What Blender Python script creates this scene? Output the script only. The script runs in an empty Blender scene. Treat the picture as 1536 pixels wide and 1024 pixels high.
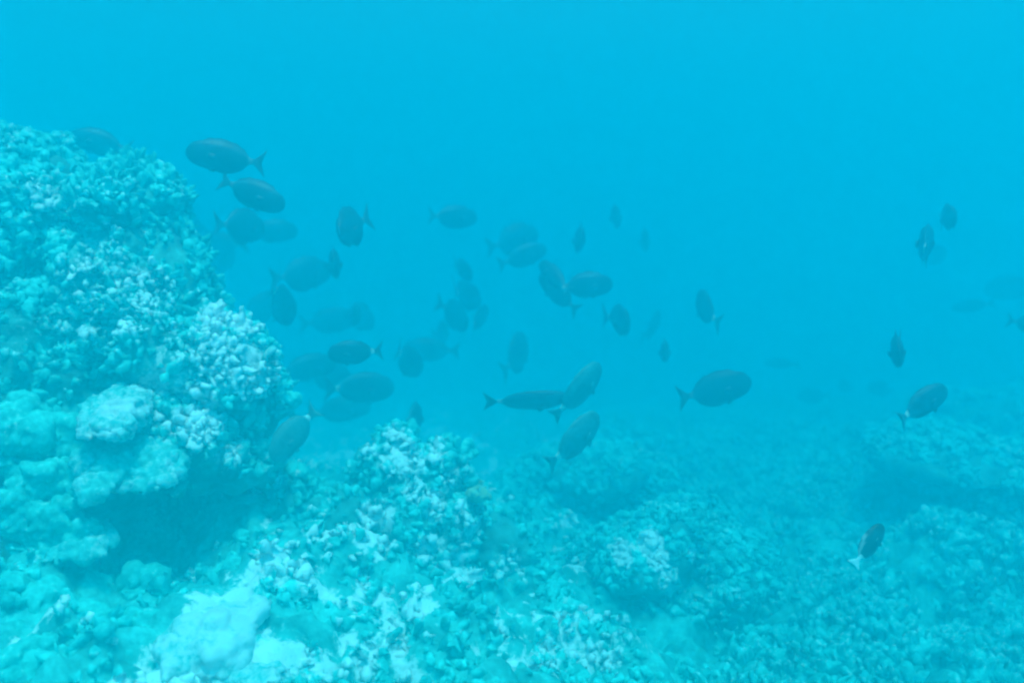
import bpy, bmesh, math, random
import numpy as np
from mathutils.bvhtree import BVHTree
from mathutils import Vector, Matrix, Euler

C = bpy.context.scene
COL = C.collection
R = math.radians
rng = np.random.default_rng(7)
random.seed(7)

# ------------------------------------------------------------------ camera
F = 1330.0                       # focal length in photo pixels (photo 1536 wide)
PITCH = 5.5
CAMZ = 2.0
cam = bpy.data.cameras.new('camera')
camo = bpy.data.objects.new('camera', cam)
COL.objects.link(camo)
camo.location = (0, 0, CAMZ)
camo.rotation_euler = (R(90 - PITCH), 0, 0)
cam.sensor_width = 36
cam.lens = 36 * F / 1536
cam.clip_end = 500
cam.dof.use_dof = True
cam.dof.focus_distance = 2.7
cam.dof.aperture_fstop = 1.5
C.camera = camo

# ------------------------------------------------------------------ sky, sun, exposure
SUN_EL, SUN_AZ = 74, 14          # azimuth measured from straight behind the camera, to the right
W = bpy.data.worlds.new('World')
C.world = W
W.use_nodes = True
nt = W.node_tree
sky = nt.nodes.new('ShaderNodeTexSky')
sky.sky_type = 'NISHITA'
sky.sun_disc = False
sky.sun_elevation = R(SUN_EL)
sky.sun_rotation = R(180 - SUN_AZ)
bg = nt.nodes['Background']
nt.links.new(sky.outputs[0], bg.inputs[0])
bg.inputs[1].default_value = 0.07
sl = bpy.data.lights.new('sun', 'SUN')
sl.energy = 5.0
sl.angle = R(6)
sl.color = (1.0, 0.98, 0.95)
so = bpy.data.objects.new('sun', sl)
COL.objects.link(so)
so.rotation_euler = (R(90 - SUN_EL), 0, R(SUN_AZ))
so.location = (0, 0, 8)
C.view_settings.view_transform = 'Standard'
C.view_settings.look = 'None'
C.view_settings.gamma = 1
C.view_settings.exposure = 0.95
cy = C.cycles
cy.max_bounces = 8
cy.diffuse_bounces = 2
cy.volume_bounces = 6
cy.caustics_reflective = False
cy.caustics_refractive = False
cy.filter_width = 2.4
cy.use_denoising = True
cy.use_adaptive_sampling = False
cy.sample_clamp_indirect = 2.0

# ------------------------------------------------------------------ helpers
def at(px, py, d):
    """world point seen at photo pixel (px, py) at depth d"""
    x = (px - 768) / F * d
    v = (512 - py) / F * d
    p = R(PITCH)
    return np.array([x, d * math.cos(p) + v * math.sin(p), CAMZ - d * math.sin(p) + v * math.cos(p)])

def _hash(ix, iy, iz, s):
    h = (ix.astype(np.int64) * 73856093) ^ (iy.astype(np.int64) * 19349663) ^ (iz.astype(np.int64) * 83492791) ^ (s * 2654435761)
    h = (h ^ (h >> 13)) * 1274126177
    h = (h ^ (h >> 16)) & 0xffffff
    return h / float(0xffffff)

def vnoise(P, s=0):
    """smooth value noise, about -1..1"""
    I = np.floor(P); f = P - I
    u = f * f * f * (f * (f * 6 - 15) + 10)
    I = I.astype(np.int64)
    out = 0
    for dx in (0, 1):
        wx = u[:, 0] if dx else 1 - u[:, 0]
        for dy in (0, 1):
            wy = u[:, 1] if dy else 1 - u[:, 1]
            for dz in (0, 1):
                wz = u[:, 2] if dz else 1 - u[:, 2]
                out = out + wx * wy * wz * _hash(I[:, 0] + dx, I[:, 1] + dy, I[:, 2] + dz, s)
    return out * 2 - 1

def fbm(P, octs=4, s=0, gain=.5):
    a, t, o = 1.0, 0.0, 0
    for k in range(octs):
        o = o + a * vnoise(P * (2.03 ** k) + 17.3 * k, s + k)
        t += a
        a *= gain
    return o / t

def worley(P, s=0):
    """distance to the nearest jittered cell point"""
    I = np.floor(P).astype(np.int64)
    best = np.full(len(P), 9.0)
    for dx in (-1, 0, 1):
        for dy in (-1, 0, 1):
            for dz in (-1, 0, 1):
                c = I + np.array([dx, dy, dz])
                q = np.stack([c[:, k] + .15 + .7 * _hash(c[:, 0], c[:, 1], c[:, 2], s + 11 * k + 5) for k in range(3)], 1)
                best = np.minimum(best, np.linalg.norm(P - q, axis=1))
    return best

def knobs(P, s=0):
    """round lumps, 0 in the creases to 1 on the lump"""
    return np.sqrt(np.clip(1 - (worley(P, s) / .78) ** 2, 0, 1))

def sstep(a, b, x):
    t = np.clip((x - a) / (b - a), 0, 1)
    return t * t * (3 - 2 * t)

def make_mesh(name, V, faces, attrs=None, smooth=True):
    """V (n,3); faces: list of (m,k) int arrays"""
    me = bpy.data.meshes.new(name)
    V = np.ascontiguousarray(V, dtype=np.float32)
    me.vertices.add(len(V))
    me.vertices.foreach_set('co', V.ravel())
    loops = np.concatenate([f.ravel() for f in faces]).astype(np.int32)
    sizes = np.concatenate([np.full(len(f), f.shape[1]) for f in faces]).astype(np.int32)
    starts = np.concatenate([[0], np.cumsum(sizes)[:-1]]).astype(np.int32)
    me.loops.add(len(loops))
    me.loops.foreach_set('vertex_index', loops)
    me.polygons.add(len(sizes))
    me.polygons.foreach_set('loop_start', starts)
    me.polygons.foreach_set('loop_total', sizes)
    me.polygons.foreach_set('use_smooth', np.full(len(sizes), smooth))
    for k, v in (attrs or {}).items():
        a = me.attributes.new(k, 'FLOAT', 'POINT')
        a.data.foreach_set('value', np.ascontiguousarray(v, dtype=np.float32))
    me.update(calc_edges=True)
    return me

def link(name, me, mat, parent=None):
    o = bpy.data.objects.new(name, me)
    COL.objects.link(o)
    if mat and not me.materials:
        me.materials.append(mat)
    if parent:
        o.parent = parent
    return o

def tag(o, label=None, cat=None, group=None, kind=None):
    if label: o['label'] = label
    if cat: o['category'] = cat
    if group: o['group'] = group
    if kind: o['kind'] = kind
    return o

def empty(name, loc=(0, 0, 0)):
    o = bpy.data.objects.new(name, None)
    o.empty_display_size = .1
    COL.objects.link(o)
    o.location = loc
    return o

def normals(V, T):
    n = np.cross(V[T[:, 1]] - V[T[:, 0]], V[T[:, 2]] - V[T[:, 0]])
    N = np.zeros_like(V)
    for k in range(3):
        np.add.at(N, T[:, k], n)
    return N / (np.linalg.norm(N, axis=1, keepdims=True) + 1e-12)

def tris(Q):
    return np.concatenate([Q[:, [0, 1, 2]], Q[:, [0, 2, 3]]]) if Q.shape[1] == 4 else Q

# ------------------------------------------------------------------ materials
def reef_mat(name, c1, c2, pale, edge=.25, bump=.4, rough=.9):
    """living coral with pale bare or bleached patches: attribute 'pale' says where"""
    m = bpy.data.materials.new(name)
    m.use_nodes = True
    t = m.node_tree
    b = t.nodes['Principled BSDF']
    b.inputs['Roughness'].default_value = rough
    b.inputs['Specular IOR Level'].default_value = .15
    geo = t.nodes.new('ShaderNodeNewGeometry')
    n1 = t.nodes.new('ShaderNodeTexNoise'); n1.inputs['Scale'].default_value = 9; n1.inputs['Detail'].default_value = 5
    n2 = t.nodes.new('ShaderNodeTexNoise'); n2.inputs['Scale'].default_value = 55; n2.inputs['Detail'].default_value = 4
    n2.inputs['Roughness'].default_value = .65
    for n in (n1, n2):
        t.links.new(geo.outputs['Position'], n.inputs['Vector'])
    r1 = t.nodes.new('ShaderNodeMapRange')
    r1.inputs[1].default_value = .35; r1.inputs[2].default_value = .65
    t.links.new(n1.outputs['Fac'], r1.inputs[0])
    mx = t.nodes.new('ShaderNodeMix'); mx.data_type = 'RGBA'
    mx.inputs[6].default_value = (*c1, 1); mx.inputs[7].default_value = (*c2, 1)
    t.links.new(r1.outputs[0], mx.inputs[0])
    # fine grain
    g = t.nodes.new('ShaderNodeMapRange')
    g.inputs[1].default_value = .3; g.inputs[2].default_value = .7
    g.inputs[3].default_value = .6; g.inputs[4].default_value = 1.35
    t.links.new(n2.outputs['Fac'], g.inputs[0])
    mg = t.nodes.new('ShaderNodeMix'); mg.data_type = 'RGBA'; mg.blend_type = 'MULTIPLY'; mg.inputs[0].default_value = 1
    t.links.new(mx.outputs[2], mg.inputs[6]); t.links.new(g.outputs[0], mg.inputs[7])
    at_ = t.nodes.new('ShaderNodeAttribute'); at_.attribute_name = 'pale'
    ad = t.nodes.new('ShaderNodeMath'); ad.operation = 'MULTIPLY_ADD'
    ad.inputs[1].default_value = 1.6
    t.links.new(n2.outputs['Fac'], ad.inputs[0]); t.links.new(at_.outputs['Fac'], ad.inputs[2])
    r2 = t.nodes.new('ShaderNodeMapRange'); r2.interpolation_type = 'SMOOTHSTEP'
    r2.inputs[1].default_value = 1.3 - edge; r2.inputs[2].default_value = 1.3 + edge
    t.links.new(ad.outputs[0], r2.inputs[0])
    mp = t.nodes.new('ShaderNodeMix'); mp.data_type = 'RGBA'
    mp.inputs[7].default_value = (*pale, 1)
    t.links.new(r2.outputs[0], mp.inputs[0]); t.links.new(mg.outputs[2], mp.inputs[6])
    t.links.new(mp.outputs[2], b.inputs['Base Color'])
    bp = t.nodes.new('ShaderNodeBump'); bp.inputs['Strength'].default_value = bump; bp.inputs['Distance'].default_value = .012
    t.links.new(n2.outputs['Fac'], bp.inputs['Height']); t.links.new(bp.outputs[0], b.inputs['Normal'])
    return m

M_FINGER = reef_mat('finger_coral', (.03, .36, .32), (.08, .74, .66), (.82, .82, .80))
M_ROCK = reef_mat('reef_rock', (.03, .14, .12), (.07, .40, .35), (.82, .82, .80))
M_LOBE = reef_mat('lobe_coral', (.04, .44, .38), (.07, .60, .52), (.82, .82, .80), bump=.25)
M_PALE = reef_mat('bare_limestone', (.06, .42, .38), (.10, .58, .52), (.66, .68, .67), edge=.35)
M_FLOOR = reef_mat('seabed_rubble', (.03, .22, .19), (.08, .58, .51), (.82, .82, .80))
M_GREEN = reef_mat('green_coral', (.26, .42, .26), (.34, .50, .32), (.6, .7, .55), bump=.3)

def fish_mat(name, dark, light):
    m = bpy.data.materials.new(name)
    m.use_nodes = True
    t = m.node_tree
    b = t.nodes['Principled BSDF']
    b.inputs['Roughness'].default_value = .5
    b.inputs['Specular IOR Level'].default_value = .3
    a = t.nodes.new('ShaderNodeAttribute'); a.attribute_name = 'tone'
    tc = t.nodes.new('ShaderNodeTexCoord')
    n = t.nodes.new('ShaderNodeTexNoise'); n.inputs['Scale'].default_value = 22
    t.links.new(tc.outputs['Object'], n.inputs['Vector'])
    g = t.nodes.new('ShaderNodeMapRange')
    g.inputs[1].default_value = .3; g.inputs[2].default_value = .7; g.inputs[3].default_value = .65; g.inputs[4].default_value = 1.4
    t.links.new(n.outputs['Fac'], g.inputs[0])
    mg = t.nodes.new('ShaderNodeMix'); mg.data_type = 'RGBA'; mg.blend_type = 'MULTIPLY'; mg.inputs[0].default_value = 1
    mg.inputs[6].default_value = (*dark, 1)
    t.links.new(g.outputs[0], mg.inputs[7])
    mx = t.nodes.new('ShaderNodeMix'); mx.data_type = 'RGBA'
    mx.inputs[7].default_value = (*light, 1)
    t.links.new(a.outputs['Fac'], mx.inputs[0]); t.links.new(mg.outputs[2], mx.inputs[6])
    t.links.new(mx.outputs[2], b.inputs['Base Color'])
    return m

M_FISH = fish_mat('dark_fish_skin', (.010, .034, .055), (.70, .72, .62))
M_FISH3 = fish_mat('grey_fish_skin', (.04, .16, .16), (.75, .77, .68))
M_FISH2 = fish_mat('black_fish_skin', (.012, .012, .012), (.93, .94, .92))

# ------------------------------------------------------------------ seabed
CP = [  # px, py, depth of points on the ground
    (60, 1010, 2.25), (300, 985, 2.35), (480, 1010, 2.45), (650, 1000, 2.6), (800, 1000, 2.8), (1000, 1010, 3.1), (1200, 1010, 3.3), (1480, 1010, 3.45),
    (120, 905, 2.75), (250, 860, 3.0), (350, 775, 3.0), (290, 805, 3.0), (215, 822, 3.1), (440, 800, 3.1), (560, 850, 3.0), (700, 890, 3.1), (450, 900, 2.75), (600, 930, 2.8),
    (390, 730, 3.5), (500, 760, 3.7), (850, 900, 3.4), (770, 800, 4.0), (830, 860, 3.8), (1080, 900, 3.9), (1160, 850, 4.6),
    (1300, 900, 3.9), (1480, 900, 3.8), (1250, 800, 4.9), (1400, 838, 3.9), (1530, 845, 3.9), (1600, 835, 4.6),
    (880, 800, 4.5), (880, 780, 5.6), (850, 780, 5.7), (920, 780, 5.6), (780, 770, 4.6), (950, 905, 4.15), (970, 905, 4.1), (950, 940, 3.5), (1420, 812, 4.9), (1360, 808, 4.8), (1480, 812, 4.8), (1420, 812, 4.4),
    (800, 690, 6.6), (720, 670, 7.4), (1000, 690, 6.6), (1120, 720, 6.0), (1000, 645, 8), (1200, 660, 8), (1330, 690, 6.2), (1480, 655, 6.8), (1500, 600, 8.5),
    (800, 640, 9.5), (500, 640, 9.5), (300, 680, 8), (100, 700, 8), (-200, 800, 6), (-200, 1000, 2.6), (1750, 1000, 4), (1800, 780, 6), (1900, 660, 10),
]
CPW = np.array([at(*c) for c in CP])
far = []
for r_, z_ in ((16, -.6), (30, -2.2), (60, -3.0)):
    for a_ in range(-40, 221, 26):
        far.append((r_ * math.cos(R(a_)), r_ * math.sin(R(a_)), z_))
near = [(-3, 0, .9), (0, 0, .7), (3, 0, .2), (0, -6, .3), (-6, -5, .4), (6, -5, 0)]
CPW = np.vstack([CPW, far, near])
_phi = lambda r: np.sqrt(r * r + .25 ** 2)
_D = np.linalg.norm(CPW[:, None, :2] - CPW[None, :, :2], axis=2)
_w = np.linalg.solve(-_phi(_D) - 0.0 * np.eye(len(CPW)), CPW[:, 2] - CPW[:, 2].mean())
def ground(X, Y):
    o = np.full(len(X), CPW[:, 2].mean())
    for (cx, cy_, _), w in zip(CPW, _w):
        o = o - w * _phi(np.hypot(X - cx, Y - cy_))
    return np.clip(o, -3.3, 1.6)

def pale_at(P, spots):
    """how pale the surface is: each spot (px,py,depth,radius,strength) bleaches what lies near it"""
    a = np.zeros(len(P))
    wob = fbm(P * 14, 3, 90) * .55
    for (px, py, d, r, s) in spots:
        q = np.linalg.norm((P - at(px, py, d)) * np.array([1, .4, 1]), axis=1) / r
        a = np.maximum(a, s * sstep(1.25, .45, q + wob))
    return a

FLOOR_SPOTS = [
    (310, 960, 2.38, .13, 1.3), (350, 920, 2.5, .09, 1.2), (270, 1000, 2.3, .1, 1.2), (400, 990, 2.4, .08, 1.0), (350, 1020, 2.3, .1, 1.2),
    (590, 940, 2.75, .06, 1.1), (620, 985, 2.65, .07, 1.1), (640, 1015, 2.6, .07, 1.0), (660, 925, 2.8, .06, 1.1), (525, 960, 2.65, .06, 1.0),
    (500, 860, 2.95, .07, 1.1), (470, 880, 2.9, .05, 1.0), (400, 800, 3.2, .08, 1.1), (440, 830, 3.05, .06, 1.0), (820, 945, 3.1, .08, .9), (600, 870, 3.0, .05, 1.),
    (430, 935, 2.7, .06, 1.0), (420, 780, 3.2, .07, 1.0), (700, 960, 2.8, .06, .8), (540, 1000, 2.5, .06, .9),
]
def floor_pale(P):
    left = sstep(1.3, .1, P[:, 0] - .1 * (P[:, 1] - 3))
    return np.maximum(pale_at(P, FLOOR_SPOTS), .9 * sstep(.06, .36, fbm(P * 6.5 + .6 * fbm(P * 16, 2, 37)[:, None], 4, 31)) * left * (1 - .45 * sstep(.1, .5, P[:, 0]))) - .1

gx = np.concatenate([-np.geomspace(55, 3.3, 42, endpoint=False), np.arange(-3.3, 4.2, .0165), np.geomspace(4.2, 55, 42)])
gy = np.concatenate([np.linspace(-9, 1.4, 16, endpoint=False), np.arange(1.4, 5.6, .0145), np.geomspace(5.6, 12, 150, endpoint=False), np.geomspace(12, 65, 40)])
GX, GY = np.meshgrid(gx, gy)
nx, ny = len(gx), len(gy)
V = np.stack([GX.ravel(), GY.ravel(), np.zeros(nx * ny)], 1)
V[:, 2] = ground(V[:, 0], V[:, 1])
P0 = V.copy()
rough = sstep(20, 8, np.hypot(V[:, 0], V[:, 1]))
for (hx, hy, hd, hr) in ((1440, 800, 4.6, .75), (880, 785, 5.2, .45), (950, 905, 3.8, .2)):
    h = at(hx, hy, hd)
    rough = rough * (1 - .8 * sstep(1.3, .7, np.hypot(V[:, 0] - h[0], V[:, 1] - h[1]) / hr))
V[:, 2] += rough * (.20 * fbm(P0 * 2.9, 4, 1) + .16 * sstep(.2, 1.4, P0[:, 0]) * (knobs(P0 * 2.4 + .5 * fbm(P0 * 2, 2, 14)[:, None], 12) - .5) + .10 * (knobs(P0 * 5.5 + .5 * fbm(P0 * 5, 2, 4)[:, None], 2) - .5)
                    + .05 * (knobs(P0 * 14 + .5 * fbm(P0 * 9, 2, 8)[:, None], 3) - .5) + .014 * fbm(P0 * 40, 3, 6))
V[:, 0] += .03 * rough * fbm(P0 * 14, 2, 21)
V[:, 1] += .03 * rough * fbm(P0 * 14, 2, 22)
i0 = (np.arange(ny - 1)[:, None] * nx + np.arange(nx - 1)[None]).ravel()
Q = np.stack([i0, i0 + 1, i0 + nx + 1, i0 + nx], 1)
FLOOR_V, FLOOR_T = V, tris(Q)
FLOOR_N = normals(V, FLOOR_T)
FLOOR_BVH = BVHTree.FromPolygons(V.tolist(), Q.tolist())
pl = floor_pale(V)
tag(link('seabed', make_mesh('seabed', V, [Q], {'pale': pl}), M_FLOOR), kind='structure')

# ------------------------------------------------------------------ coral building blocks
def blob_union(ells, voxel):
    """ellipsoids (centre, radii, tilt) fused into one skin -> V, quads"""
    bm = bmesh.new()
    for c, r, tilt in ells:
        mat = Matrix.Translation(Vector(c)) @ Euler((0, R(tilt), 0)).to_matrix().to_4x4() @ Matrix.Diagonal((*r, 1))
        bmesh.ops.create_icosphere(bm, subdivisions=4, radius=1, matrix=mat)
    return remesh(bm, voxel)

def remesh(bm, voxel):
    me = bpy.data.meshes.new('tmp')
    bm.to_mesh(me); bm.free()
    o = bpy.data.objects.new('tmp', me)
    COL.objects.link(o)
    md = o.modifiers.new('r', 'REMESH'); md.mode = 'VOXEL'; md.voxel_size = voxel
    dg = bpy.context.evaluated_depsgraph_get()
    ev = o.evaluated_get(dg)
    m2 = ev.to_mesh()
    V = np.empty(len(m2.vertices) * 3, np.float32); m2.vertices.foreach_get('co', V)
    V = V.reshape(-1, 3).astype(float)
    tot = np.empty(len(m2.polygons), np.int32); m2.polygons.foreach_get('loop_total', tot)
    L = np.empty(len(m2.loops), np.int32); m2.loops.foreach_get('vertex_index', L)
    if (tot == 4).all():
        Q = L.reshape(-1, 4)
    else:
        st = np.concatenate([[0], np.cumsum(tot)[:-1]])
        q4 = [L[s:s + 4] for s, n in zip(st, tot) if n == 4]
        t3 = [np.append(L[s:s + 3], L[s + 2]) for s, n in zip(st, tot) if n == 3]
        Q = np.array(q4 + t3)
    ev.to_mesh_clear()
    bpy.data.objects.remove(o); bpy.data.meshes.remove(me)
    return V, Q

def roughen(V, Q, big=.08, lump=.05, fine=.015, ls=6.0, seed=0, relax=3):
    T = tris(Q)
    for _ in range(relax):                      # relax the remeshed skin a little
        A = np.zeros_like(V); n = np.zeros(len(V))
        for k in range(4):
            a, b = Q[:, k], Q[:, (k + 1) % 4]
            np.add.at(A, a, V[b]); np.add.at(n, a, 1)
            np.add.at(A, b, V[a]); np.add.at(n, b, 1)
        V = V * .4 + .6 * A / n[:, None]
    N = normals(V, T)
    w = fbm(V * 4, 2, seed + 3)[:, None] * .5
    V = V + N * (big * fbm(V * 2.7, 3, seed) + lump * (knobs(V * ls + w, seed + 1) - .45))[:, None]
    N = normals(V, T)
    V = V + N * (fine * fbm(V * 30, 3, seed + 5) + fine * 1.5 * (knobs(V * ls * 2.7 + w, seed + 2) - .5))[:, None]
    return V, normals(V, T)

def scatter(V, T, N, dens, weight):
    """random points on the skin: dens per square metre times weight(P, N)"""
    a = V[T[:, 0]]; e1 = V[T[:, 1]] - a; e2 = V[T[:, 2]] - a
    A = np.linalg.norm(np.cross(e1, e2), axis=1) * .5
    cen = a + (e1 + e2) / 3
    n = N[T].mean(1)
    A = A * weight(cen, n)
    tot = A.sum()
    k = int(tot * dens)
    ix = rng.choice(len(T), k, p=A / tot)
    u, v = rng.random(k), rng.random(k)
    f = u + v > 1
    u[f], v[f] = 1 - u[f], 1 - v[f]
    return a[ix] + e1[ix] * u[:, None] + e2[ix] * v[:, None], n[ix] / (np.linalg.norm(n[ix], axis=1, keepdims=True) + 1e-9)

def fingers(P, N, r, ln, up=.5, spread=.5, rings=5, seg=7, lump=.25, seed=0, flat=None):
    """stubby rounded coral branches standing on points P; returns V, quads, tip (0 root..1 tip)"""
    n = len(P)
    d = N + np.array([0, 0, up]) + spread * rng.normal(size=(n, 3))
    d /= np.linalg.norm(d, axis=1, keepdims=True)
    h = np.where(np.abs(d[:, 2:3]) < .9, np.array([[0, 0, 1.]]), np.array([[1., 0, 0]]))
    t1 = np.cross(d, h); t1 /= np.linalg.norm(t1, axis=1, keepdims=True)
    t2 = np.cross(d, t1)
    q_ = rng.random(n) ** 1.7
    rr = r[0] + (r[1] - r[0]) * q_; ll = (ln[0] + (ln[1] - ln[0]) * rng.random(n) ** 1.5) * (.7 + .6 * q_)
    tl = np.linspace(0, 1, rings)
    prof = np.array([.05, .9, 1.05, .8, .02]) if rings == 5 else np.array([.05, 1.0, 1.05, .9, .6, .02])
    hpos = np.array([-.35, .05, .56, .88, 1.0]) if rings == 5 else np.array([-.3, .1, .4, .72, .92, 1.0])
    an = np.arange(seg) / seg * 2 * math.pi
    ca, sa = np.cos(an), np.sin(an)
    off = (t1[:, None, None] * ca[None, None, :, None] + t2[:, None, None] * sa[None, None, :, None])
    if flat is not None:
        off = off * flat
    VV = P[:, None, None] + d[:, None, None] * (hpos[None, :, None, None] * ll[:, None, None, None]) \
        + off * (prof[None, :, None, None] * rr[:, None, None, None])
    VV = VV.reshape(-1, 3)
    if lump:
        sc = 1 / (1.7 * np.mean(r))
        dirv = (off * np.ones((1, rings, 1, 1))).reshape(-1, 3)
        VV = VV + dirv * (lump * np.mean(r) * (vnoise(VV * sc, seed) + .7 * vnoise(VV * sc * 2.6, seed + 1)))[:, None] * 1.5 * np.tile(np.repeat(prof, seg), n)[:, None]
    wv = np.stack([vnoise(VV * 45, seed + 20 + k) + .6 * vnoise(VV * 110, seed + 30 + k) for k in range(3)], 1)
    VV = VV + wv * (.72 * np.mean(r))
    base = (np.arange(n) * rings * seg)[:, None, None]
    i = np.arange(rings - 1)[None, :, None] * seg
    j = np.arange(seg)[None, None]
    q = np.stack([base + i + j, base + i + (j + 1) % seg, base + i + seg + (j + 1) % seg, base + i + seg + j], -1).reshape(-1, 4)
    tip = np.tile(np.repeat(np.clip(hpos, 0, 1), seg), n)
    return VV, q, tip

def bunch(P, N, k, sp):
    """k branches leaning apart from each root"""
    P = np.repeat(P, k, 0); N = np.repeat(N, k, 0)
    j = rng.normal(size=P.shape)
    j -= N * (j * N).sum(1, keepdims=True)
    N2 = N + .65 * j
    return P + j * sp, N2 / np.linalg.norm(N2, axis=1, keepdims=True)

def fuse(parts):
    """[(V, quads, attr)] -> one"""
    vs, qs, as_, o = [], [], [], 0
    for V, Q, A in parts:
        vs.append(V); qs.append(Q + o); as_.append(A); o += len(V)
    return np.vstack(vs), np.vstack(qs), np.concatenate(as_)

# ------------------------------------------------------------------ the big coral mound at the left
def E(px, py, d, rx, ry, rz, tilt=0):
    return (at(px, py, d), (rx, ry, rz), tilt)

MOUND = [E(25, 410, 3.55, .52, .52, .50), E(185, 470, 3.3, .29, .36, .31), E(300, 545, 3.15, .20, .28, .125, 28), E(-10, 580, 3.3, .62, .6, .45),
         E(240, 610, 3.3, .30, .3, .22), E(90, 700, 3.05, .32, .3, .27), E(30, 790, 2.95, .22, .25, .16), E(310, 690, 3.75, .20, .25, .30), E(-120, 850, 3.3, .5, .5, .5),
         E(340, 605, 3.25, .13, .18, .10), E(195, 680, 3.0, .15, .22, .10), E(225, 640, 3.02, .19, .22, .15), E(290, 660, 3.2, .13, .2, .13), E(85, 310, 3.4, .16, .3, .17), E(200, 315, 3.35, .12, .25, .13), E(-250, 600, 3.6, .7, .7, .8)]
mound = empty('coral_mound', at(0, 900, 3.4))
MV, MQ = blob_union(MOUND, .022)
MV, MN = roughen(MV, MQ, .12, .10, .02, 5.2, 40)
MOUND_SPOTS = [(340, 450, 3.0, .08, 1.0), (365, 480, 3.0, .07, 1.2), (310, 420, 3.05, .06, .8), (380, 550, 3.0, .10, .8), (300, 530, 2.9, .14, .55), (345, 520, 2.95, .1, .7),
               (60, 300, 3.0, .10, .5), (130, 400, 2.9, .16, .45), (200, 450, 2.95, .16, .5), (20, 490, 2.75, .12, .4), (240, 560, 2.9, .08, .8), (300, 590, 2.95, .10, .8), (390, 575, 3.0, .08, 1.3), (350, 560, 2.95, .1, .9), (330, 470, 2.95, .09, .9), (270, 640, 2.95, .09, .7), (300, 680, 3.05, .07, .6), (320, 500, 2.95, .1, .7), (200, 600, 2.85, .08, .6), (100, 470, 2.8, .2, .4),
               (40, 260, 3.0, .12, .4)]
inv = -np.array(mound.location)
mp = pale_at(MV, MOUND_SPOTS) * .8
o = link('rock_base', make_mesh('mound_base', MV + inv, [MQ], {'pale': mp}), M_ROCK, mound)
MT = tris(MQ)
zl = at(0, 600, 3.2)[2]
def w_mound(P, n):
    ang = sstep(-.45, .15, n[:, 2])
    hi = sstep(-.12, .12, P[:, 2] - zl + .45 * (P[:, 0] + 1.45) + .12 * fbm(P * 5, 2, 61))
    clump = sstep(-.25, .05, fbm(P * 9, 3, 62))
    return ang * hi * (.06 + .94 * clump) + 1e-6
FP, FN = scatter(MV, MT, MN, 1900, w_mound)
FP, FN = bunch(FP, FN, 3, .014)
def big_enough(P, k=.5):
    return fbm(P * 3, 2, 77)
s1 = FP[:, 0] + .25 * FP[:, 2] > -1.45 + .5        # finer, thornier growth on the right shoulder
A1 = fingers(FP[~s1], FN[~s1], (.006, .019), (.012, .042), up=.25, spread=.5, lump=.7, seed=3)
A2 = fingers(FP[s1], FN[s1], (.005, .015), (.015, .055), up=.25, spread=.6, lump=.7, seed=4)
cov = []
for A in (A1, A2):
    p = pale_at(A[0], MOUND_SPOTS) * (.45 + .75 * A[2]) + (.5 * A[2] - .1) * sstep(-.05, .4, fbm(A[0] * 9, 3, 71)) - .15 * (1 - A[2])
    cov.append((A[0] + inv, A[1], p))
v, q, a = fuse(cov)
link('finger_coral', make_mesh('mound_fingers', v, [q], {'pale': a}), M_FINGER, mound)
tag(mound, 'huge knobbly coral mound rising at the left edge of the picture above a dark overhang', 'coral')

# ------------------------------------------------------------------ rounded lobe corals at the lower left
def lobe_colony(name, seeds, label, group, mat=M_LOBE, pale=None):
    parts = []
    root = None
    ells = []
    for (px, py, d, r, n) in seeds:
        c = at(px, py, d)
        ells.append((c, (r, r * .9, r * .85), 0))
        for k in range(n * 2):
            u = rng.normal(size=3); u[1] = -abs(u[1]) * .7; u /= np.linalg.norm(u)
            s = r * rng.uniform(.28, .55)
            ells.append((c + u * r * .85, (s * rng.uniform(.85, 1.2), s, s * rng.uniform(.85, 1.2)), rng.uniform(-30, 30)))
    V, Q = blob_union(ells, .010)
    V, N = roughen(V, Q, .035, .026, .013, 17, int(rng.integers(1000)))
    p = (pale if pale is not None else .12) * np.ones(len(V)) + .15 * fbm(V * 8, 3, 5)
    loc = np.array([V[:, 0].mean(), V[:, 1].mean(), V[:, 2].min()])
    o = link(name, make_mesh(name, V - loc, [Q], {'pale': p}), mat)
    o.location = loc
    return tag(o, label, 'coral', group)

LG = 'rounded lobe corals at the lower left'
lobe_colony('lobe_coral', [(45, 640, 2.72, .075, 9), (100, 660, 2.75, .06, 7)], 'rounded lobe coral at the left edge, beside the flat pale ledge under the mound', LG)
lobe_colony('lobe_coral', [(20, 690, 2.68, .05, 6), (60, 715, 2.66, .06, 8), (110, 715, 2.7, .05, 6)], 'bulbous coral lobes directly above the left end of the overhang, below bigger lobes', LG)
lobe_colony('lobe_coral', [(30, 770, 2.62, .075, 9), (90, 775, 2.64, .06, 7), (125, 800, 2.64, .05, 6), (60, 825, 2.62, .05, 6)], 'broad bumpy lobe coral forming the lower lip of the dark overhang at the left', LG)
lobe_colony('lobe_coral', [(110, 930, 2.5, .07, 9), (70, 900, 2.5, .05, 6), (150, 935, 2.48, .05, 6)], 'smooth domed lobe coral standing on the reef below the overhang at the lower left', LG)
lobe_colony('lobe_coral', [(15, 885, 2.45, .045, 5), (10, 940, 2.4, .05, 6)], 'small lobe coral cut by the left picture edge, left of the domed lobe coral', LG)
lobe_colony('lobe_coral', [(60, 985, 2.3, .05, 8), (110, 1000, 2.28, .05, 7), (20, 1010, 2.25, .05, 7)], 'clump of small nubby lobes in the bottom left corner', LG)
lobe_colony('lobe_coral', [(180, 985, 2.35, .05, 8), (210, 940, 2.45, .045, 7)], 'small nubby coral clump right beside the large pale rock at the bottom', LG)
lobe_colony('lobe_coral', [(140, 880, 2.65, .04, 6), (215, 880, 2.7, .045, 7)], 'low coral lumps on the reef just beneath the mouth of the dark overhang', LG)

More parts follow.
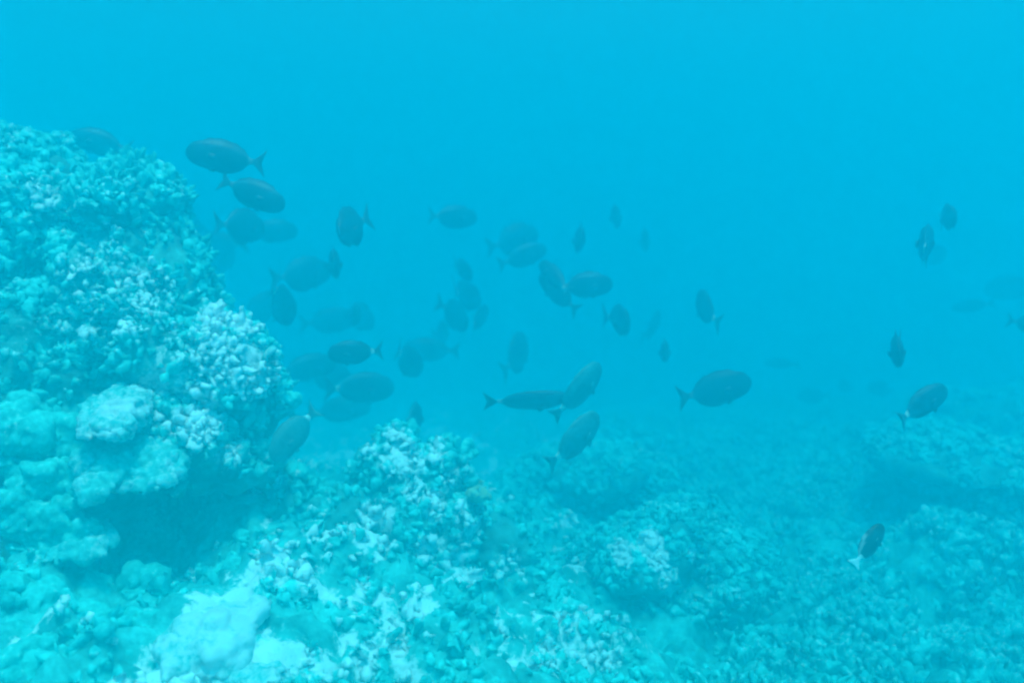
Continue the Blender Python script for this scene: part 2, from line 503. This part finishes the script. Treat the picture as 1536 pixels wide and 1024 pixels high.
# ------------------------------------------------------------------ pale ledges and bare rocks
def prism(pts, d, slope, depth):
    c = pts.mean(0)
    bm = bmesh.new()
    f0 = [bm.verts.new(at(x, y, d + slope * (c[1] - y) / F * d)) for x, y in pts]
    f1 = [bm.verts.new(Vector(v.co) + Vector((-.01, depth, .02))) for v in f0]
    bm.faces.new(f0); bm.faces.new(f1[::-1])
    for i in range(len(f0)):
        bm.faces.new((f0[i - 1], f0[i], f1[i], f1[i - 1]))
    bmesh.ops.recalc_face_normals(bm, faces=bm.faces)
    return remesh(bm, .009)

def on_ground(px, py):
    o = Vector((0, 0, CAMZ)); q = Vector(at(px, py, 1.0)) - o
    h = FLOOR_BVH.ray_cast(o, q)
    return (h[0] - o).length / q.length

def slab(name, outline, d, thick, label, cat='rock', group=None, mat=M_PALE, slope=0.0, pale=.55, depth=.14):
    """a worn ledge: outline in photo pixels gives its face, it runs back by 'depth'"""
    pts = np.array(outline, float)
    c = pts.mean(0)
    ells = []
    k = 46 if d is not None else 170
    lo, hi = pts.min(0), pts.max(0)
    def inside(x, y):
        r = False
        for i in range(len(pts)):
            x1, y1 = pts[i]; x2, y2 = pts[i - 1]
            if (y1 > y) != (y2 > y) and x < (x2 - x1) * (y - y1) / (y2 - y1) + x1:
                r = not r
        return r
    s = thick
    while len(ells) < k:
        x, y = rng.uniform(lo[0], hi[0]), rng.uniform(lo[1], hi[1])
        if inside(x, y):
            d0 = on_ground(x, y) if d is None else d
            dd = d0 + slope * (c[1] - y) / F * d0 + rng.uniform(-.01, .02)
            ells.append((at(x, y, dd) + np.array([0, rng.uniform(0, depth * .5), .012 if d is None else 0]), (s * rng.uniform(.9, 1.5), s * rng.uniform(1, 2) + depth * .3, s * rng.uniform(.6, .9) * (1 if d is not None else .35)), rng.uniform(-15, 15)))
    V, Q = blob_union(ells, .011) if d is None else prism(pts, d, slope, depth)
    V, N = roughen(V, Q, *((.02, .012, .010, 11) if d is None else (.012, .02, .016, 16)), int(rng.integers(1000)), 3 if d is None else 1)
    p = pale + .6 * fbm(V * 11, 4, 15)
    loc = np.array([V[:, 0].mean(), V[:, 1].mean(), V[:, 2].min()])
    o = link(name, make_mesh(name, V - loc, [Q], {'pale': p}), mat)
    o.location = loc
    return tag(o, label, cat, group)

PG = 'pale bare rock ledges and boulders on the reef'
slab('rock_ledge', [(118, 618), (155, 602), (195, 605), (200, 640), (180, 655), (118, 655)], 2.64, .028, 'flat pale rectangular ledge set in the mound between lobe corals and the dark overhang', group=PG, slope=1.0, pale=.45)
slab('rock_ledge', [(165, 672), (215, 660), (252, 690), (264, 725), (215, 740), (170, 735)], 2.68, .026, 'pale speckled ledge jutting over the right part of the dark overhang', group=PG, slope=.9, pale=.3)
slab('rock_ledge', [(110, 680), (160, 675), (180, 700), (170, 735), (120, 760)], 2.62, .03, 'dull ledge of worn coral between the pale rectangular ledge and the dark cave', group=PG, slope=.8, pale=.12)
slab('rock_ledge', [(60, 835), (140, 805), (150, 835), (60, 850)], 2.56, .02, 'thin dull ledge forming the bottom rim of the overhang at the left', group=PG, slope=.8, pale=.2)
slab('boulder', [(245, 975), (290, 930), (375, 912), (392, 925), (365, 960), (350, 1010), (260, 1012)], None, .03, 'largest pale boulder lying at the bottom of the picture, smooth and almost white', group=PG, slope=0, pale=.75, depth=.05)
slab('boulder', [(320, 1010), (380, 1002), (420, 1020), (340, 1040)], None, .022, 'pale rock cut by the bottom picture edge, right below the largest pale boulder', group=PG, slope=0, pale=.7, depth=.05)

# ------------------------------------------------------------------ outcrops
def outcrop(name, ells, spots, label, voxel=.02, dens=1500, r=(.010, .022), ln=(.02, .06), seed=0, big=.09, lump=.10, base_pale=.0, tip_pale=.35, group=None, spread=.6, up=.5, parts=False, mats=None, bare=.04):
    mats = mats or (M_ROCK, M_FINGER)
    cen = np.mean([e[0] for e in ells], 0)
    V, Q = blob_union(ells, voxel)
    V, N = roughen(V, Q, big, lump, .012, 8, seed)
    loc = np.array([cen[0], cen[1], V[:, 2].min()])
    p = base_pale + pale_at(V, spots)
    def wt(P, n):
        return sstep(-.2, .3, n[:, 2]) * (bare + sstep(-.25, .1, fbm(P * 7, 3, seed + 9))) + 1e-6
    FP, FN = scatter(V, tris(Q), N, dens * .6, wt)
    FP, FN = bunch(FP, FN, 3, np.mean(r))
    A = fingers(FP, FN, (r[0] * .55, r[1] * .9), ln, up=up, spread=spread, lump=.6, seed=seed)
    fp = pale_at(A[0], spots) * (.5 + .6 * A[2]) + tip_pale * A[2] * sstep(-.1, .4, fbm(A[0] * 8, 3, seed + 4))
    if parts:
        root = empty(name, loc)
        link('rock_base', make_mesh(name + '_base', V - loc, [Q], {'pale': p}), M_ROCK, root)
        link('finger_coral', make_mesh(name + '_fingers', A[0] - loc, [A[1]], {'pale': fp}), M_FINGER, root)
    else:
        v, q, a = fuse([(V, Q, p), (A[0], A[1], fp)])
        me = make_mesh(name, v - loc, [q], {'pale': a})
        me.materials.append(mats[0]); me.materials.append(mats[1])
        me.polygons.foreach_set('material_index', (np.arange(len(q)) >= len(Q)).astype(np.int32))
        root = link(name, me, None)
        root.location = loc
    return tag(root, label, 'coral', group)

OG = 'coral outcrops on the reef'
outcrop('coral_outcrop', [E(592, 705, 3.3, .075, .11, .10), E(648, 738, 3.32, .085, .12, .09), E(543, 705, 3.3, .035, .06, .085), E(700, 785, 3.4, .09, .16, .09), E(620, 790, 3.3, .24, .24, .14), E(740, 820, 3.4, .15, .22, .11), E(540, 775, 3.28, .15, .2, .10), E(670, 705, 3.3, .05, .08, .07), E(800, 880, 3.35, .12, .2, .07), E(600, 850, 3.2, .2, .22, .08)],
        [(590, 655, 3.15, .06, .9), (600, 675, 3.12, .06, .9), (655, 682, 3.2, .05, .9), (590, 720, 3.05, .07, .8), (620, 735, 3.08, .05, .7), (545, 665, 3.2, .05, .7), (685, 725, 3.15, .07, .5), (560, 785, 3.0, .08, .9), (650, 760, 3.1, .06, .7), (640, 820, 3.0, .06, .7), (700, 760, 3.1, .07, .6), (720, 800, 3.1, .08, .6), (680, 850, 3.1, .08, .6), (760, 850, 3.2, .07, .5), (600, 700, 3.1, .1, .6)],
        'pale tipped coral outcrop with the highest crest in the middle foreground', seed=110, group=OG, parts=True, big=.05, lump=.07, ln=(.012, .045))
outcrop('coral_outcrop', [E(425, 745, 3.3, .08, .14, .07), E(480, 780, 3.3, .11, .18, .07), E(398, 745, 3.4, .04, .08, .09)],
        [(440, 700, 3.15, .05, .8), (410, 720, 3.15, .04, .7), (460, 740, 3.1, .06, .6), (490, 755, 3.1, .05, .6)],
        'low coral outcrop between the dark overhang and the crested outcrop', seed=130, group=OG, big=.04, lump=.06, ln=(.012, .045))
outcrop('coral_outcrop', [E(955, 905, 4.05, .17, .1, .12), E(955, 835, 3.75, .14, .30, .075), E(1030, 815, 3.9, .18, .25, .16), E(1080, 880, 3.75, .14, .2, .17), E(1000, 825, 3.66, .10, .14, .12), E(1125, 870, 4.0, .13, .2, .15), E(905, 840, 3.9, .11, .18, .055), E(1045, 900, 3.65, .06, .1, .06)],
        [(975, 810, 3.55, .05, 1.4), (985, 838, 3.5, .052, 1.4), (1000, 862, 3.5, .05, 1.4), (1012, 885, 3.5, .045, 1.3), (1010, 795, 3.7, .04, 1.1), (1028, 822, 3.62, .045, 1.3), (935, 832, 3.5, .05, 1.3), (1055, 865, 3.65, .04, .5)],
        'hump of coral with chalky streaks above a dark hollow, right of the picture centre', seed=150, group=OG, dens=1900, bare=.5, r=(.01, .02), ln=(.012, .03), big=.05, lump=.06)
outcrop('coral_outcrop', [E(300, 660, 2.93, .075, .12, .075), E(330, 690, 3.0, .06, .1, .05), E(275, 625, 2.95, .07, .1, .05), E(352, 700, 3.05, .06, .1, .08), E(378, 640, 3.12, .045, .08, .05), E(300, 715, 3.0, .05, .08, .035), E(395, 700, 3.15, .05, .08, .07)], [(300, 640, 2.85, .07, .9), (345, 680, 2.95, .05, .8)], 'ragged coral clump tucked under the right shoulder of the big mound, over the dark overhang', seed=155, group=OG, bare=.4, dens=2200, big=.03, lump=.04, ln=(.012, .045))
outcrop('coral_outcrop', [E(820, 790, 4.5, .14, .2, .08), E(775, 775, 4.6, .15, .25, .10)], [], 'faint coral hump just right of and behind the crested outcrop', seed=160, group=OG, dens=700)
outcrop('coral_outcrop', [E(880, 760, 5.6, .36, .12, .26), E(880, 700, 5.1, .33, .5, .08), E(985, 745, 5.1, .14, .3, .17), E(785, 745, 5.0, .12, .3, .14)], [], 'hazy low coral shelf over a dark patch, beneath the fish turning upward', seed=170, group=OG, voxel=.028, dens=900, bare=.3, big=.05, lump=.05, r=(.012, .024), ln=(.02, .05))
outcrop('coral_outcrop', [E(1440, 770, 5.35, .62, .14, .36), E(1430, 688, 4.75, .40, .6, .09), E(1640, 745, 5.1, .10, .2, .22), E(1640, 695, 5.1, .42, .5, .14)], [], 'large hazy coral shelf over the broad dark cavity at the right edge', seed=180, group=OG, voxel=.028, dens=900, bare=.3, big=.05, lump=.05, r=(.012, .024), ln=(.02, .05))
outcrop('coral_outcrop', [E(1490, 635, 6.6, .5, .5, .16), E(1420, 650, 6.6, .3, .4, .12), E(1600, 630, 6.8, .5, .5, .2)], [], 'farthest coral rise at the right edge, almost lost in the blue water', seed=190, group=OG, voxel=.05, dens=120, r=(.02, .04), ln=(.04, .09))
outcrop('coral_outcrop', [E(930, 668, 6.6, .4, .4, .10), E(1060, 683, 6.6, .3, .4, .10)], [], 'very faint distant coral rise in the middle, below the fish swimming right', seed=200, group=OG, voxel=.05, dens=120, r=(.02, .04), ln=(.04, .09))
g_ = outcrop('green_coral', [E(716, 738, 3.22, .035, .04, .022)], [], 'small greenish coral knob on the right shoulder of the crested outcrop', seed=210, voxel=.01, dens=900, r=(.006, .012), ln=(.01, .02), big=.01, lump=.012, mats=(M_GREEN, M_GREEN))
# ------------------------------------------------------------------ living cover of the sea floor (uncountable)
def w_floor(P, n):
    x, y = P[:, 0], P[:, 1]
    g0 = at(315, 965, 2.38)
    clear = sstep(.16, .24, np.hypot((x - g0[0]) / 1.1, y - g0[1]))
    vis = clear * ((y > 1.9) & (y < 9.5) & (np.abs(x) < .68 * y + .3))
    right = sstep(.1, .9, x - .12 * (y - 3))
    for (hx, hy, hd, hr) in ((1435, 785, 4.7, .5), (880, 775, 5.2, .32), (950, 905, 3.8, .14)):
        h = at(hx, hy, hd)
        clear = clear * sstep(.75, 1.15, np.hypot(x - h[0], (y - h[1]) * .8) / hr)
    return vis * (.25 + .75 * right) * sstep(-.2, .15, fbm(P * np.array([4, 4, 1]), 3, 301) + .12 * right) * sstep(9.5, 4, y) * sstep(.2, .6, n[:, 2]) + 1e-9
FP, FN = scatter(FLOOR_V, FLOOR_T, FLOOR_N, 1500, w_floor)
FP, FN = bunch(FP, FN, 2, .018)
rgt = FP[:, 0] > .35 + .1 * FP[:, 1] + .15 * vnoise(FP * 3, 9)
A = fingers(FP[rgt], FN[rgt], (.007, .019), (.03, .085), up=1.0, spread=.55, lump=.8, seed=11)
GP, GN = scatter(FLOOR_V, FLOOR_T, FLOOR_N, 160, w_floor)
G = fingers(GP, GN, (.012, .04), (.015, .05), up=.3, spread=.9, rings=6, seg=10, lump=.9, seed=15)
B = fingers(FP[~rgt], FN[~rgt], (.006, .016), (.012, .045), up=.4, spread=.8, lump=.8, seed=12)
tag(link('finger_coral_bed', make_mesh('finger_coral_bed', A[0], [A[1]], {'pale': .3 * A[2] + .15 * fbm(A[0] * 6, 3, 41)}), M_FINGER), 'dense bed of short branching coral over the sea floor at the lower right', 'coral', kind='stuff')
B = fuse([B, G])
tag(link('coral_rubble', make_mesh('coral_rubble', B[0], [B[1]], {'pale': .2 * B[2] + floor_pale(B[0])}), M_FINGER), 'broken coral bits and nubs covering the reef slope in the foreground', 'coral rubble', kind='stuff')

# ------------------------------------------------------------------ fish
def fish_mesh(name, bend=0.0, deep=1.0, white_tail=False, fork=1.0, band=.2, fin=1.0):
    """nose at +X, tail at -X, total length 1, one continuous skin with fins drawn out of it"""
    S = [0, .015, .04, .08, .13, .19, .26, .33, .40, .47, .54, .60, .66, .71, .75, .785, .81, .835]
    top = np.interp(S, [0, .03, .08, .15, .25, .38, .5, .6, .68, .74, .785, .835], [.034, .100, .142, .172, .190, .196, .178, .148, .108, .072, .043, .036])
    bot = np.interp(S, [0, .03, .08, .15, .25, .38, .5, .6, .68, .74, .785, .835], [.030, .084, .122, .152, .176, .184, .168, .138, .098, .064, .040, .034])
    wid = np.interp(S, [0, .03, .1, .2, .32, .45, .6, .7, .785, .835], [.008, .03, .058, .078, .085, .076, .050, .030, .016, .010])
    fin_t = np.interp(S, [0, .2, .25, .4, .6, .70, .74, .76, 1], [0, 0, .03, .042, .050, .052, .03, 0, 0])
    fin_b = np.interp(S, [0, .38, .43, .5, .62, .70, .74, .76, 1], [0, 0, .03, .042, .048, .048, .028, 0, 0])
    rings = []
    n = 9
    tone = []
    for i, s in enumerate(S):
        a = np.linspace(R(80), R(-80), n)
        rt, rb = top[i] * deep, bot[i] * deep
        z = np.where(np.sin(a) > 0, np.sin(a) * rt, np.sin(a) * rb)
        y = np.cos(a) ** .8 * wid[i]
        ft = rt + fin_t[i] * deep * fin * (1 + .12 * math.sin(i * 2.4)); fb = rb + fin_b[i] * deep * fin
        ring = [(-s, 0, ft)] + [(-s, y[k], z[k]) for k in range(n)] + [(-s, 0, -fb)] + [(-s, -y[k], z[k]) for k in range(n - 1, -1, -1)]
        rings.append(ring)
        for k, p in enumerate(ring):
            t = 0.0
            if .755 < s < .84 : t = band if .765 < s < .82 else 0  # pale skin band on the tail stalk
            if s < .6 and abs(p[2]) < .1 and False: t = .1
            tone.append(t)
    # crescent tail, thin and drawn out of the stalk
    for s, hh, lun, th in ((.86, .055, .0, .008), (.89, .085, .005, .006), (.925, .120, -.015, .005), (.955, .150, -.045, .004), (.965, .172, -.075, .003)):
        a = np.linspace(1, -1, n)
        ring = []
        zs = np.concatenate([[1.03], a, [-1.03], a[::-1]])
        for k, u in enumerate(zs):
            sgn = 0 if k in (0, n + 1) else (1 if k <= n else -1)
            x = s + lun * fork * (1 - abs(u) ** 1.6) + .035 * max(0, abs(u) - .6) * (hh / .17)
            ring.append((-x, sgn * th, u * hh * deep ** .5))
            tone.append(1.0 if white_tail else 0.05)
        rings.append(ring)
    V = np.array([p for r_ in rings for p in r_], float)
    m = len(rings[0])
    q = []
    for i in range(len(rings) - 1):
        for k in range(m):
            q.append((i * m + k, i * m + (k + 1) % m, (i + 1) * m + (k + 1) % m, (i + 1) * m + k))
    caps = []
    for i in (0, len(rings) - 1):
        c = len(V); V = np.vstack([V, V[i * m:(i + 1) * m].mean(0)]); tone.append(tone[i * m])
        for k in range(m):
            caps.append((i * m + k, i * m + (k + 1) % m, c))
    if white_tail:
        tone = np.array(tone)
        sx = -V[:, 0]
        tone = np.where(sx > .74, 1.0, 0.0)
        line = (np.abs(V[:, 2] - np.interp(sx, [0, .4, .8], [.17, .215, .06])) < .035) & (sx > .33) & (sx < .8)
        tone = np.where(line, .35, tone)
        tone = list(tone)
    # paired fins: pectorals spread to the sides, pelvics below
    def plate(pts, th, t):
        nonlocal V
        pts = np.array(pts, float)
        nrm = np.cross(pts[1] - pts[0], pts[-1] - pts[0]); nrm /= np.linalg.norm(nrm)
        c = pts.mean(0)
        b = len(V); k = len(pts)
        V = np.vstack([V, pts, [c + nrm * th, c - nrm * th]])
        tone.extend([t] * (k + 2))
        for i in range(k):
            j = (i + 1) % k
            caps.append((b + i, b + j, b + k)); caps.append((b + j, b + i, b + k + 1))
    for s in (1, -1):
        plate([(-.25, s * .07, -.01), (-.30, s * .098, .02), (-.38, s * .118, .015), (-.40, s * .112, -.04), (-.35, s * .09, -.07), (-.27, s * .074, -.06)], .004, .02)
        plate([(-.28, s * .03, -.15 * deep), (-.31, s * .045, -.195 * deep), (-.36, s * .05, -.208 * deep), (-.37, s * .03, -.17 * deep)], .004, .02)
        # eye
        c = np.array([-.095, s * .050, .045])
        ee = []
        for la in (-60, -20, 20, 60):
            for lo in range(0, 360, 60):
                ee.append(c + .016 * np.array([math.cos(R(la)) * math.cos(R(lo)), math.sin(R(la)) * .8, math.cos(R(la)) * math.sin(R(lo))]))
        b = len(V); V = np.vstack([V, ee]); tone.extend([0.0] * len(ee))
        for i in range(3):
            for k in range(6):
                q.append((b + i * 6 + k, b + i * 6 + (k + 1) % 6, b + (i + 1) * 6 + (k + 1) % 6, b + (i + 1) * 6 + k))
    V[:, 0] += .45
    t = np.clip(.15 - V[:, 0], 0, 1)
    V[:, 1] += bend * t ** 2
    me = make_mesh(name, V, [np.array(q), np.array(caps)], {'tone': np.array(tone)})
    bm = bmesh.new(); bm.from_mesh(me); bmesh.ops.recalc_face_normals(bm, faces=bm.faces); bm.to_mesh(me); bm.free()
    for p in me.polygons: p.use_smooth = True
    return me

FM = [fish_mesh('surgeonfish_a', 0, .93), fish_mesh('surgeonfish_b', .28, 1.0, fin=1.7), fish_mesh('surgeonfish_c', -.28, .97, band=1.0, fin=.6), fish_mesh('surgeonfish_slim', .12, .62, band=.5)]
for f in FM: f.materials.append(M_FISH)
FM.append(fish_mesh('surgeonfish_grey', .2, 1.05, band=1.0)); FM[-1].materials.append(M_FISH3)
FW = fish_mesh('white_tailed', .1, .95, True, .2); FW.materials.append(M_FISH2)

# px, py, length in px when seen from the side, depth, yaw (0 right, 90 away, 180 left, -90 to the camera), pitch, roll, mesh, label
S_ = 'dark surgeonfish '
FISH = [
    (334, 236, 118, 4.0, 172, 8, 0, 0, 'dark oval surgeonfish swimming left with a forked tail, topmost fish clear of the mound'),
    (382, 292, 106, 4.3, -14, -24, 0, 0, 'dark surgeonfish heading down to the right, directly below the topmost left swimming fish'),
    (367, 341, 105, 5.0, 52, -4, 0, 1, 'rounded dark surgeonfish turning away, tail left, below the fish that heads downward'),
    (409, 347, 82, 6.0, 8, 0, 0, 0, 'faint oval fish touching the nose of the rounded fish that turns away'),
    (148, 214, 92, 4.2, 165, 12, 0, 0, 'dark fish half hidden behind the top of the coral mound'),
    (182, 238, 60, 4.2, 120, 0, 0, 1, 'small dark fish end poking out behind the upper edge of the coral mound'),
    (290, 348, 100, 5.6, 60, -20, 0, 2, 'faint fish half covered by the right flank of the coral mound, upper of two'),
    (322, 369, 105, 5.4, 150, -5, 0, 0, 'faint broad fish beside the flank of the coral mound, lower of two'),
    (337, 388, 90, 5.6, 70, 10, 0, 1, 'faint tall fish overlapping the broad fish next to the mound flank'),
    (525, 342, 118, 4.6, -106, -14, 14, 1, 'dark surgeonfish seen from the front, tilted, fin raised at its right side'),
    (502, 396, 112, 4.9, -91, 0, 4, 0, 'very thin upright fish seen head on, just left below the tilted one'),
    (459, 412, 106, 5.6, 38, 6, 0, 1, 'plump faint surgeonfish turned three quarters away, left of the thin head on fish'),
    (420, 454, 120, 5.2, 66, -32, 10, 2, 'tall faint fish with a bright tail spot, nearest the right ridge of the mound'),
    (396, 462, 90, 6.6, 40, 20, 0, 1, 'barely visible roundish fish close to the white ridge of the coral mound'),
    (530, 473, 95, 5.6, -80, 0, -10, 0, 'narrow dark fish seen head on above the left swimming fish with tail spots'),
    (541, 476, 88, 6.6, -60, -10, 0, 1, 'pale shadowy fish directly behind the narrow head on fish'),
    (497, 481, 92, 6.6, 14, 4, 0, 0, 'long faint fish with its tail to the left, above the left swimming fish'),
    (530, 529, 84, 4.6, 180, -2, 0, 2, 'dark surgeonfish swimming left with two bright spots before its forked tail'),
    (462, 552, 100, 5.6, 20, 6, 0, 0, 'big faint fish close to the right tip of the coral mound'),
    (498, 566, 90, 6.0, 30, -22, 0, 1, 'dim fish crossing just under the left swimming fish with tail spots'),
    (543, 582, 108, 5.2, 8, -3, 0, 2, 'dim long surgeonfish facing right with bright tail spots, below the left swimmer'),
    (513, 614, 96, 6.0, 6, 4, 0, 0, 'faint fish in the lowest row of the left group, right above the outcrop crest'),
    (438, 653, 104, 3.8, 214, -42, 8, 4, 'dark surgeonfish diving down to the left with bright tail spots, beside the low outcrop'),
    (622, 631, 104, 4.9, 84, 8, 0, 1, 'tall dim fish seen from behind, right above the crested outcrop'),
    (610, 541, 108, 5.4, 60, -25, 6, 2, 'dim fish turning away with a bright spot at its left side'),
    (643, 525, 88, 6.2, 178, 2, 0, 0, 'faint horizontal fish just right of the one turning away with the left spot'),
    (664, 500, 70, 6.8, 80, 0, 0, 1, 'tiny faint upright fish just above the faint horizontal one'),
    (682, 326, 82, 5.6, 24, -2, 0, 0, 'faint oval fish facing right, highest of the middle group'),
    (775, 360, 92, 6.2, 36, 14, 0, 1, 'faint fish with a bright tail spot, upper of the overlapping pair in the middle'),
    (786, 384, 82, 5.8, 18, 18, 0, 0, 'faint fish angled up to the right, lower of the overlapping pair in the middle'),
    (695, 405, 84, 5.8, -72, -12, 12, 0, 'upright fish at the top of the vertical string in the middle'),
    (697, 443, 112, 6.0, 62, -8, -14, 2, 'pale bellied fish with a bright spot, second from the top in the vertical string'),
    (684, 474, 88, 5.8, 62, -30, 0, 1, 'small fish with tail to the upper left, lowest in the vertical string'),
    (717, 478, 92, 6.0, 70, 10, 14, 2, 'round faint fish just right of the lowest fish in the vertical string'),
    (867, 360, 92, 5.6, -82, 0, -6, 1, 'narrow upright fish with ragged fins, above the left pointing fish pair'),
    (923, 326, 84, 6.0, -84, 0, 8, 0, 'narrow upright fish, uppermost one right of the picture centre'),
    (966, 361, 82, 6.8, -84, 0, 4, 1, 'faintest narrow upright fish, right of the uppermost one near the centre'),
    (831, 415, 96, 5.0, 124, 30, 30, 3, 'slanting narrow fish rising to the right, upper one of the crescent shaped pair'),
    (836, 437, 90, 5.2, 146, 38, 0, 0, 'dark fish with its tail at lower right, lower one of the crescent shaped pair'),
    (880, 428, 88, 5.0, 12, 1, 0, 0, 'smooth horizontal oval fish right of the crescent shaped pair'),
    (930, 480, 110, 5.2, -76, -4, 4, 2, 'upright dark fish below the smooth horizontal oval fish'),
    (980, 489, 82, 7.0, 78, 24, 12, 1, 'ghostly thin fish with trailing tail, right of the upright dark fish'),
    (997, 526, 90, 5.4, -88, 0, 2, 0, 'thinnest upright fish, below the ghostly one with the trailing tail'),
    (778, 530, 104, 5.8, 76, 24, -10, 1, 'upright dim fish with bright spot and tail hanging down at its lower left'),
    (1057, 462, 102, 5.2, 104, 22, 8, 2, 'lone upright fish with the tail pointing down right, above the big right facing fish'),
    (795, 601, 132, 4.4, 4, 4, 32, 3, 'long slender dark fish facing right with its nose behind another fish'),
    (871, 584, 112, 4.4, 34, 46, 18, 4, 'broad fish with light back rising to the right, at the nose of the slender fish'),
    (866, 658, 116, 4.0, 40, 38, 12, 4, 'fish with pale tail spots climbing to the right above the hazy shelf'),
    (1076, 584, 116, 4.6, 14, 13, 0, 0, 'large dark surgeonfish facing right with tail low at left, alone right of the centre'),
    (1384, 604, 98, 3.9, 34, 28, 0, 2, 'darkest surgeonfish at the right, nose up to the right with a bright tail base'),
    (1344, 525, 120, 4.2, -84, -4, 6, 1, 'upright fish seen head on above the darkest surgeonfish at the right'),
    (1386, 366, 128, 4.4, 82, 10, 4, 2, 'upright fish with pale spots, lower left of the upper right pair'),
    (1421, 327, 96, 4.8, -78, 4, 10, 0, 'upright fish, higher one of the upper right pair'),
    (1402, 384, 70, 6.8, 60, 10, 0, 0, 'ghostly fish behind the spotted upright fish of the upper right pair'),
    (1516, 433, 80, 7.2, 176, -6, 0, 0, 'faint fish at the right picture edge, the larger of two there'),
    (1457, 459, 62, 6.8, 168, -10, 0, 3, 'ghostly small fish left below the faint one at the right edge'),
    (1549, 487, 66, 5.0, 0, -10, 0, 0, 'fish leaving the frame, only its tail tip showing at the right edge'),
    (1170, 545, 56, 7.4, 170, 0, 0, 3, 'barely visible fish high above the reef, right of the large right facing fish'),
    (1219, 594, 52, 7.4, 160, -8, 0, 0, 'barely visible fish, leftmost of three ghosts over the distant reef'),
    (1267, 579, 44, 7.6, 120, 0, 0, 0, 'barely visible fish, middle of three ghosts over the distant reef'),
    (1320, 583, 48, 7.4, 150, 0, 0, 1, 'barely visible fish, rightmost of three ghosts over the distant reef'),
    (391, 590, 62, 3.5, 100, 0, 0, 0, 'small dark rounded fish tucked under the right tip of the coral mound'),
]
SCH = 'school of dark surgeonfish'
for (px, py, lp, d, yaw, pit, rol, mk, lab) in FISH:
    o = link('surgeonfish', FM[mk], None)
    d += max(0, d - 4.6) * .55
    if not (px < 350 and lp < 110 and d > 4.1 or d < 3.6): d *= .8
    L = lp * d / F
    o.location = at(px, py, d)
    o.rotation_mode = 'QUATERNION'
    M = Matrix.Rotation(R(yaw) - math.atan((px - 768) / F), 3, 'Z') @ Matrix.Rotation(R(-pit), 3, 'Y') @ Matrix.Rotation(R(rol), 3, 'X')
    o.rotation_quaternion = M.to_quaternion()
    o.scale = (L, L * rng.uniform(.9, 1.15), L * rng.uniform(1.0, 1.13))
    tag(o, lab, 'fish', SCH)
o = link('white_tailed_fish', FW, None)
d = 2.5
L = 78 * d / F
o.location = at(1305, 815, d)
o.rotation_mode = 'QUATERNION'
o.rotation_quaternion = (Matrix.Rotation(R(44 - 22), 3, 'Z') @ Matrix.Rotation(R(-48), 3, 'Y') @ Matrix.Rotation(R(-10), 3, 'X')).to_quaternion()
o.scale = (L, L, L)
tag(o, 'small black fish with pale back line and bright white tail near the lower right', 'fish')

# ------------------------------------------------------------------ the water itself
TOP = 4.2
bm = bmesh.new()
bmesh.ops.create_cube(bm, size=1, matrix=Matrix.Translation((0, 28.5, (TOP - 4.6) / 2)) @ Matrix.Diagonal((114, 80, TOP + 4.6, 1)))
me = bpy.data.meshes.new('haze'); bm.to_mesh(me); bm.free()
m = bpy.data.materials.new('sea_water'); m.use_nodes = True
m.cycles.volume_sampling = 'DISTANCE'
t = m.node_tree
for n in list(t.nodes):
    if n.type != 'OUTPUT_MATERIAL': t.nodes.remove(n)
pv = t.nodes.new('ShaderNodeVolumePrincipled')
pv.inputs['Color'].default_value = (.001, .302, .36, 1)
pv.inputs['Absorption Color'].default_value = (.16, .745, .862, 1)
pv.inputs['Density'].default_value = .92
pv.inputs['Anisotropy'].default_value = 0.70
t.links.new(pv.outputs[0], t.nodes['Material Output'].inputs['Volume'])
hz = link('haze', me, m)
tag(hz, kind='stuff')
